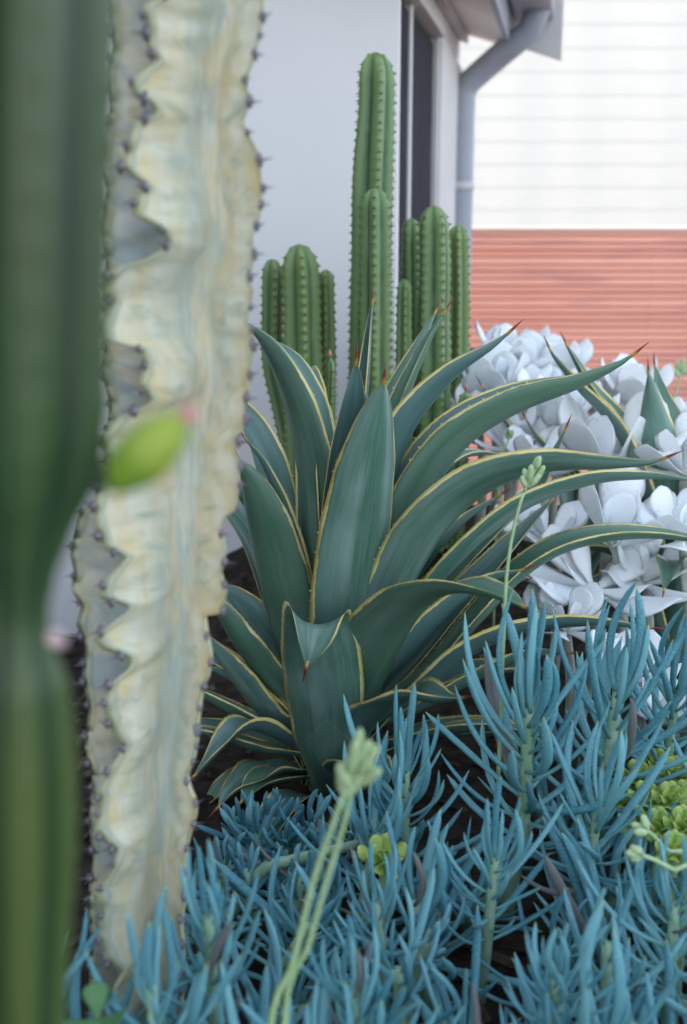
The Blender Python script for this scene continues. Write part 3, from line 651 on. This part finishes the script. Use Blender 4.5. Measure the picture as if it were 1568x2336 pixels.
def paddle_plant(label, x, y, D, size, tiltpx=(0,0), n=10, tl=(8, 82), spin=None, group=None):
    c = PH(x, y, D); g0 = Vector((c.x + rng.uniform(-.03,.03), c.y + rng.uniform(0,.05), 0)); g0.z = ground_z(g0.x, g0.y) - .01
    t = thing('paddle_plant', g0, label, 'succulent', group)
    n += 1; L = size*1.25*PXM(D); ax = Vector((tiltpx[0], tiltpx[1], 1)).normalized(); lv = []
    for k in range(n):
        f = k/(n-1); lv.append((k*90 + (k//2)*8 + rng.uniform(-16,16), tl[0] + (tl[1]-tl[0])*.74*f + rng.uniform(-6,6), L*(.62 + .38*min(1, f*1.7))*rng.uniform(.9,1.1), rng.uniform(.9,1.15)))
    obj('stem', tube('stem', [Vector((0,0,0)), (c-g0)*.5 + Vector((.012,-.008,0)), c - g0 + ax*.012], [.011,.010,.007], 9, 10), MT['woody'], t)
    rosette(t, c, ax, lv, PAD, MT['paddle'], g0, rng.uniform(0,360) if spin is None else spin)
    return t
GW = 'white paddle-leaved plants behind the agave'
paddle_plant('white paddle plant with upright rounded leaves framed by the curved agave tips', 1385, 1080, 2.00, 165, (.05,-.15), 6, (6,62), 20)
paddle_plant('white paddle plant with narrow central leaf and pale green heart above the arching agave leaf', 1400, 1245, 1.84, 155, (.05,-.2), 6, (4,66), 65)
paddle_plant('white paddle plant with bare forked stem and broad sagging grey leaves', 1355, 1345, 1.80, 165, (.1,-.3), 8, (45,100), 10)
paddle_plant('white paddle plant with one dusty scuffed leaf tucked under the agave leaves', 1250, 1240, 1.90, 110, (-.1,-.3), 8, (20,90), 40)
paddle_plant('tall white paddle plant right beside the cactus clump', 1122, 925, 2.50, 120, (0,-.1), 11, (5,80))
paddle_plant('white paddle plant topped by a pointed agave tip with fence behind', 1195, 870, 2.62, 105, (0,-.1), 11, (5,75))
paddle_plant('white paddle plant whose leaves peek between two curved agave tips', 1265, 880, 2.60, 105, (0,-.1), 10, (5,75))
paddle_plant('white paddle plant beneath the long arching agave leaf', 1160, 1030, 2.35, 115, (-.1,-.1), 10, (10,80))
paddle_plant('broad white paddle plant behind the crossing agave leaves', 1280, 990, 2.35, 130, (0,-.15), 10, (10,80))
paddle_plant('white paddle plant close by the upright agave spikes and fence', 1440, 925, 2.55, 110, (0,-.1), 10, (5,75))
paddle_plant('white paddle plant with long leaf hanging down beside the upright agave', 1560, 1080, 1.95, 130, (-.2,-.2), 9, (15,95))
paddle_plant('white paddle plant with a wide round leaf over the shaded agave base', 1555, 1230, 1.82, 120, (-.1,-.3), 8, (10,85))
paddle_plant('low white paddle plant half buried in blue sticks', 1440, 1560, 1.62, 120, (0,-.2), 10, (15,85))
paddle_plant('low white paddle plant above the lime green rosettes', 1530, 1650, 1.60, 110, (0,-.2), 10, (20,85))
paddle_plant('low white paddle plant with grey leaves near the sagging agave tip', 1290, 1440, 1.70, 110, (0,-.2), 9, (20,90))
paddle_plant('white paddle plant hidden behind the right edge agave', 1500, 1010, 2.5, 110, (0,-.1), 9, (5,75))
paddle_plant('small white paddle plant low against the fence', 1350, 940, 2.68, 95, (0,-.1), 9, (5,75))

paddle_plant('white paddle plant squeezed between cactus clump and long agave leaves', 1095, 985, 2.42, 105, (0,-.1), 10, (5,75))
paddle_plant('white paddle plant just under the topmost arching agave leaf tip', 1230, 945, 2.48, 110, (0,-.1), 10, (5,75))
paddle_plant('white paddle plant hard against the red fence beyond the others', 1160, 850, 2.72, 100, (0,-.1), 10, (5,70))
paddle_plant('white paddle plant behind the cluster of pale flower buds', 1230, 1090, 2.2, 110, (0,-.2), 10, (10,80))
paddle_plant('white paddle plant under the upright agave beside the wide round leaf', 1470, 1330, 1.85, 120, (.1,-.3), 10, (15,90))
# ================================================================== BLUE CHALKSTICKS
def stick_mesh(seed, wr=.085, bend=.25, n=10, flat=.62):
    r2 = random.Random(seed); bend *= r2.uniform(.4, 1.5); s2 = r2.uniform(-.13, .13); V, uv = [], []
    for i in range(n+1):
        t = i/n; wv = wr/2*np.interp(t, [0,.06,.2,.5,.78,.90,.97,1], [.62,.60,.80,.98,.95,.74,.40,.04])
        y = bend*(t*t*.62) - .30*bend*t; x = s2*math.sin(t*3.0)
        for k in range(7):
            a = 2*math.pi*k/7; V.append((x + wv*math.cos(a), y + wv*flat*math.sin(a), t)); uv.append((k/7, t))
    F = [(i*7+k, i*7+(k+1)%7, (i+1)*7+(k+1)%7, (i+1)*7+k) for i in range(n) for k in range(7)] + [tuple(range(6,-1,-1))]
    return mesh('leaf', V, F, uv)
STK = [stick_mesh(k, rng.uniform(.064,.084), .50) for k in range(14)]
STS = [stick_mesh(50+k, rng.uniform(.14,.18), .25, flat=.75) for k in range(8)]
def chalk(label, top, base, n, L, spread=(8, 68), span=.55, meshes=STK, rad=.0065, group=None, mid=None, spin=0):
    t = thing('chalkstick_shoot', base, label, 'succulent', group)
    m_ = mid if mid is not None else base.lerp(top, .5) + Vector((rng.uniform(-.012,.012), rng.uniform(-.012,.012), 0))
    P = [Vector((0,0,0)), m_ - base, top - base]; Q, Ls = spline(P, 14); obj('stem', tube('stem', P, [rad*1.1, rad, rad*.75], 8, 10), MT['chalkstem'], t)
    T = np.gradient(Q, axis=0); T /= np.linalg.norm(T, axis=1)[:,None]
    for k in range(n):
        f = k/max(1, n-1); pos = 1 - f**1.25*span; ii = pos*13; i0 = min(12, int(ii)); p = Q[i0]*(1-(ii-i0)) + Q[i0+1]*(ii-i0)
        q = Vector(T[i0]).to_track_quat('Z','Y').to_matrix().to_4x4(); az = k*137.5 + spin + rng.uniform(-14,14)
        tl = spread[0] + (spread[1]-spread[0])*f**.8 + rng.uniform(-15,15)*min(1, .3+f); ln = L*(.80 + .25*min(1, f*2.6))*rng.uniform(.58,1.15); wf = rng.uniform(.85,1.15)*(L/ln)**.4
        off = Matrix.Translation((0, -rad*.5, 0))
        mw = Matrix.Translation(Vector(p)) @ q @ Matrix.Rotation(R(az), 4, 'Z') @ off @ Matrix.Rotation(R(tl), 4, 'X') @ Matrix.Diagonal((ln*wf, ln*wf, ln, 1))
        obj('leaf', meshes[rng.randrange(len(meshes))], MT['chalk'], t, mw)
    return t
def pchalk(label, tx, ty, D, bx, n, L, **kw):
    top = PH(tx, ty, D); b = PH(bx, ty, D); base = Vector((b.x, D + .02, 0)); base.z = ground_z(base.x, base.y) - .01
    return chalk(label, top, base, n, L*PXM(D), **kw)
pchalk('tallest blue chalkstick shoot with a fan of upright leaves before the sagging agave tip', 1205, 1610, 1.26, 1175, 40, 330, spread=(6,72), span=.62, rad=.009)
pchalk('tall blue chalkstick shoot spreading in front of the low white paddle plant', 1410, 1580, 1.32, 1335, 38, 310, spread=(6,75), span=.62, rad=.009)
pchalk('blue chalkstick shoot with narrow upright fan right of the pale flower stalk', 925, 1760, 1.26, 955, 32, 260, spread=(4,70), span=.62, rad=.008)
pchalk('blue chalkstick shoot standing against the foot of the variegated euphorbia', 475, 2090, .90, 490, 28, 260, spread=(6,55))
pchalk('blue chalkstick shoot leaning out in front of the euphorbia base', 345, 2250, .82, 370, 24, 250, spread=(6,55))
pchalk('blue chalkstick shoot crowded beside the double flower stalk', 800, 2260, .86, 810, 30, 230, spread=(6,62))
pchalk('blue chalkstick shoot with curled-over leaf tops and wide lower leaves', 1270, 2230, .92, 1240, 32, 230, spread=(6,66))
pchalk('blue chalkstick shoot with long leaves crossing over the lime green rosettes', 1370, 1830, 1.18, 1360, 28, 270, spread=(12,80))
pchalk('blue chalkstick shoot beside the nodding green flower buds', 1540, 2060, 1.02, 1560, 26, 270, spread=(10,78))
pchalk('blue chalkstick shoot just below the tallest upright fan', 1130, 1960, 1.10, 1110, 26, 240, spread=(10,74))
pchalk('blue chalkstick shoot with bluish upright leaves between flower stalk and narrow fan', 860, 2060, 1.05, 880, 24, 200, spread=(8,70))
pchalk('blue chalkstick shoot growing by the white leaves at the bed edge', 1545, 1570, 1.38, 1520, 28, 270, spread=(8,70))
pchalk('stubby blue chalkstick with short finger leaves below the drooping agave leaf', 585, 1900, 1.36, 600, 26, 110, spread=(6,85), span=.75, meshes=STS)
pchalk('stubby blue chalkstick with short scarred finger leaves by the flower stalk', 668, 1915, 1.34, 672, 26, 110, spread=(6,85), span=.75, meshes=STS)
GS = 'stubby blue shoots under the agave'
for x, y, D in ((540,1890,1.42),(620,1860,1.42),(705,1880,1.36),(740,1930,1.28),(630,1980,1.24),(560,1985,1.20),(800,1900,1.34),(845,1850,1.40),(520,1960,1.26),(690,2000,1.2)):
    pchalk('short stubby blue shoot in the dark hollow before the agave foot', x, y, D, x + 4, 20, 105, spread=(6,88), span=.8, meshes=STS, group=GS)
GB = 'blue chalkstick shoots matted over the bed'; placed = []
tries = 0
while len(placed) < 122 and tries < 9000:
    tries += 1
    y = rng.uniform(.62, 1.62); x = rng.uniform(-.36 - .0*y, .30 + .42*y)
    if abs(x - AX[0]) < .23 and y > 1.36: continue
    if y > 1.45 and x < .1: continue
    if any((x-a)**2 + (y-b)**2 < .053**2 for a, b in placed): continue
    if x < -.20 and y > 1.02: continue
    if (x + .17)**2 + (y - 1.03)**2 < .07**2: continue
    if x < -.02 - .25*y + .05 and y < .72: continue
    gx, gy = proj((x, y, .13))
    if 1400 < gx < 1640 and 1700 < gy < 1985: continue
    if 480 < gx < 760 and gy < 1990: continue
    if 1090 < gx < 1290 and gy < 1960: continue
    if 1290 <= gx < 1500 and gy < 1760: continue
    if gx < 860 and gy < 1860: continue
    placed.append((x, y)); g0 = Vector((x, y, ground_z(x, y) - .01)); h = rng.uniform(.06, .17) * (1.0 if y > .8 else .8)
    top = g0 + Vector((rng.uniform(-.045,.045), rng.uniform(-.05,.03), h))
    short = rng.random() < .22
    chalk('blue chalkstick shoot in the dense low mat of look-alikes', top, g0, rng.randint(13, 18), rng.uniform(.10,.16) if not short else rng.uniform(.045,.06), spread=(8, rng.uniform(60,100)), span=.8, meshes=STS if short else STK, rad=.0068, group=GB)

# ================================================================== LIME ROSETTES
LIM = [paddle_mesh(100+k, rng.uniform(.58,.70), .34, .13, .08) for k in range(6)]
def lime(label, x, y, D, size, n=15, ax=(0,-.45), group=None):
    c = PH(x, y, D); g0 = Vector((c.x, c.y + .01, ground_z(c.x, c.y) - .01)); t = thing('lime_rosette', g0, label, 'succulent', group); L = size*PXM(D); a = Vector((ax[0], ax[1], 1)).normalized()
    obj('stem', tube('stem', [Vector((0,0,0)), c - g0], [.006,.005], 7), MT['stalk'], t)
    rosette(t, c, a, [(k*137.5, 12 + 72*(k/n)**.8, L*1.25*(.5+.5*(k/n)**.6), 1) for k in range(n)], LIM, MT['lime'], g0)
GL = 'lime green rosettes among the blue sticks'
for k, (x, y, D, s) in enumerate([(1455,1775,1.32,44),(1500,1750,1.36,44),(1545,1772,1.34,48),(1475,1825,1.27,46),(1530,1830,1.26,48),(1420,1830,1.31,40),(1560,1890,1.20,52),(1505,1890,1.21,48),(1390,1745,1.38,38),(1570,1820,1.28,44),(1450,1880,1.22,44),(1540,1945,1.15,50)]):
    lime('lime green rosette in the bright patch under the crossing blue leaves', x, y, D, s, group=GL)
lime('single green rosette sunk among blue sticks near the narrow fan', 875, 1965, 1.16, 62, 14)
# ================================================================== FLOWER STALKS
def budm(seed):
    r2 = random.Random(seed); n = 8; V = []
    for i in range(n+1):
        t = i/n; rr = np.interp(t, [0,.1,.35,.75,.95,1], [.10,.16,.24,.20,.16,.05])
        for k in range(8): a = 2*math.pi*k/8; V.append((rr*(1+.08*math.cos(4*a))*math.cos(a), rr*math.sin(a), t))
    return mesh('bud', V, [(i*8+k, i*8+(k+1)%8, (i+1)*8+(k+1)%8, (i+1)*8+k) for i in range(n) for k in range(8)] + [tuple(n*8+k for k in range(8))])
BUD = [budm(1)]
def flower(label, pts, D, rad, buds, blen, base=None):
    P = [PH(x, y, d) for (x, y), d in zip(pts, D if isinstance(D, (list,tuple)) else [D]*len(pts))]
    g0 = Vector((P[0].x, P[0].y, ground_z(P[0].x, P[0].y) - .01)) if base is None else base
    t = thing('flower_stalk', g0, label, 'flower stalk'); P2 = ([Vector((0,0,0))] if (P[0]-g0).length > .02 else []) + [p - g0 for p in P]
    obj('stalk', tube('stalk', P2, [rad*1.15, rad, rad*.7], 8, 26), MT['stalk'], t)
    Dm = P[-1].y
    for bx, by, ex, ey in buds:
        a, b = PH(bx, by, Dm + rng.uniform(-.006,.006)), PH(ex, ey, Dm + rng.uniform(-.012,.012)); d = b - a
        st = PH(*min(pts[-2:], key=lambda q: abs(q[1]-by)), Dm)
        pc = obj('pedicel', tube('pedicel', [P[-1].lerp(P[-2], rng.uniform(0,.25)) - g0, a - g0], [rad*.6, rad*.5], 6), MT['stalk'], t)
        obj('bud', BUD[0], MT['bud'], t, Matrix.Translation(a - g0) @ d.to_track_quat('Z','Y').to_matrix().to_4x4() @ Matrix.Diagonal((blen, blen, d.length, 1)))
    return t
flower('pale green flower stalk with a cluster of buds rising before the agave leaves', [(1150,1430),(1160,1280),(1178,1180),(1200,1110)], 1.30, .0026,
    [(1203,1108,1196,1068),(1208,1100,1212,1060),(1215,1085,1226,1042),(1222,1098,1242,1062),(1212,1108,1232,1082),(1200,1112,1190,1085),(1224,1070,1232,1040)], .017)
flower('soft pale flower stalk topped by a fat bud cluster before the agave base', [(615,2380),(668,2200),(715,2010),(760,1880),(790,1800)], .74, .0028,
    [(785,1800,775,1740),(795,1790,800,1720),(800,1770,812,1690),(805,1760,822,1662),(812,1790,850,1735),(818,1770,862,1700),(800,1800,780,1760),(810,1740,846,1690),(790,1815,776,1770),(822,1790,868,1755)], .019)
flower('second soft flower stalk running alongside the one with the fat bud cluster', [(650,2330),(700,2170),(745,2010),(785,1880),(800,1810)], .75, .0026, [(800,1815,805,1770),(803,1805,826,1765)], .020)
flower('thin flower stalk with a small green bud in front of white paddles', [(1138,1075),(1150,1030),(1162,1000)], 2.1, .0022, [(1162,1000,1160,978),(1164,1000,1170,980),(1160,1002,1154,986)], .02)
flower('airy pale green flower stalk against the red fence by the upright agave', [(1475,960),(1484,900),(1490,860)], 2.55, .003, [(1490,862,1482,838),(1490,860,1494,830),(1492,862,1502,838)], .024)
flower('branching pale flower stalk against the fence at the bed end', [(1535,950),(1545,890),(1553,850)], 2.55, .003, [(1553,850,1546,822),(1555,850,1562,818),(1556,855,1572,834),(1553,860,1535,840)], .026)
flower('nodding green flower stalk with drooping buds over the blue sticks', [(1600,2010),(1540,1985),(1490,1960),(1462,1950)], 1.0, .0032, [(1462,1950,1428,1945),(1465,1945,1438,1932),(1464,1955,1436,1958)], .020)
flower('bent green flower stalk with two buds beside the lime rosettes', [(1568,1990),(1520,1940),(1490,1905),(1478,1895)], 1.05, .0030, [(1478,1895,1466,1858),(1476,1897,1440,1878),(1476,1900,1446,1898)], .020)

# ================================================================== SMALL THINGS
p = PH(222, 2325, .80); g0 = Vector((p.x, p.y, 0)); t = thing('green_seedling', Vector((p.x, p.y, ground_z(p.x,p.y)-.01)), 'round-leaved green seedling at the foot of the near cactus', 'plant')
bz = t.location.copy(); obj('stem', tube('stem', [Vector((0,0,0)), p - bz], [.003,.002], 6), MT['stalk'], t)
rosette(t, p, Vector((0,-.3,1)).normalized(), [(10,50,.028,1.3),(130,65,.032,1.3),(250,60,.030,1.3)], [paddle_mesh(300+k, .7, .25, .05, .1) for k in range(3)], MT['greenleaf'], bz)
pr = [PH(590,1995,1.22), PH(660,1965,1.22), PH(740,1945,1.24), PH(820,1925,1.27)]
bz = Vector((pr[0].x - .02, pr[0].y, ground_z(pr[0].x, pr[0].y) + .01)); t = thing('creeping_stem', bz, 'thick pale green stem lying over the blue mat', 'succulent')
obj('stem', tube('stem', [Vector((-.05,-.01,-.02))] + [q - bz for q in pr], [.008,.0075,.006], 10, 18), MT['chalkstem'], t)
for k in range(10):
    obj('leaf', STK[k], MT['chalk'], t, Matrix.Translation(pr[3] - bz) @ Matrix.Rotation(R(75), 4, 'Y') @ Matrix.Rotation(R(k*137), 4, 'Z') @ Matrix.Rotation(R(20+5*k), 4, 'X') @ Matrix.Scale(.08, 4))

V, F = [], []
for k in range(900):
    x, y = rng.uniform(-.8, 1.3), rng.uniform(.5, 2.6); z = ground_z(x, y) + .003; a = rng.uniform(0, 6.28); L, Wd = rng.uniform(.008,.022), rng.uniform(.003,.008); b = len(V)
    mw = Matrix.Translation((x, y, z)) @ Matrix.Rotation(a, 4, 'Z') @ Matrix.Rotation(rng.uniform(-.5,.5), 4, 'X') @ Matrix.Rotation(rng.uniform(-.4,.4), 4, 'Y')
    V += [mw @ Vector(q) for q in ((-L,-Wd,-.002),(L,-Wd*.7,-.002),(L*.9,Wd,-.002),(-L*.8,Wd*.8,-.002),(-L,-Wd,.002),(L,-Wd*.7,.002),(L*.9,Wd,.002),(-L*.8,Wd*.8,.002))]
    F += [tuple(b+i for i in f) for f in BOXF]
tag(obj('bark_chips', mesh('bark_chips', V, F, smooth=False), mottled('bark_chip_skin', (.05,.036,.028), (.11,.08,.06), 25, .95, .1)), 'scattered brown bark chips over the dark garden soil', kind='stuff')
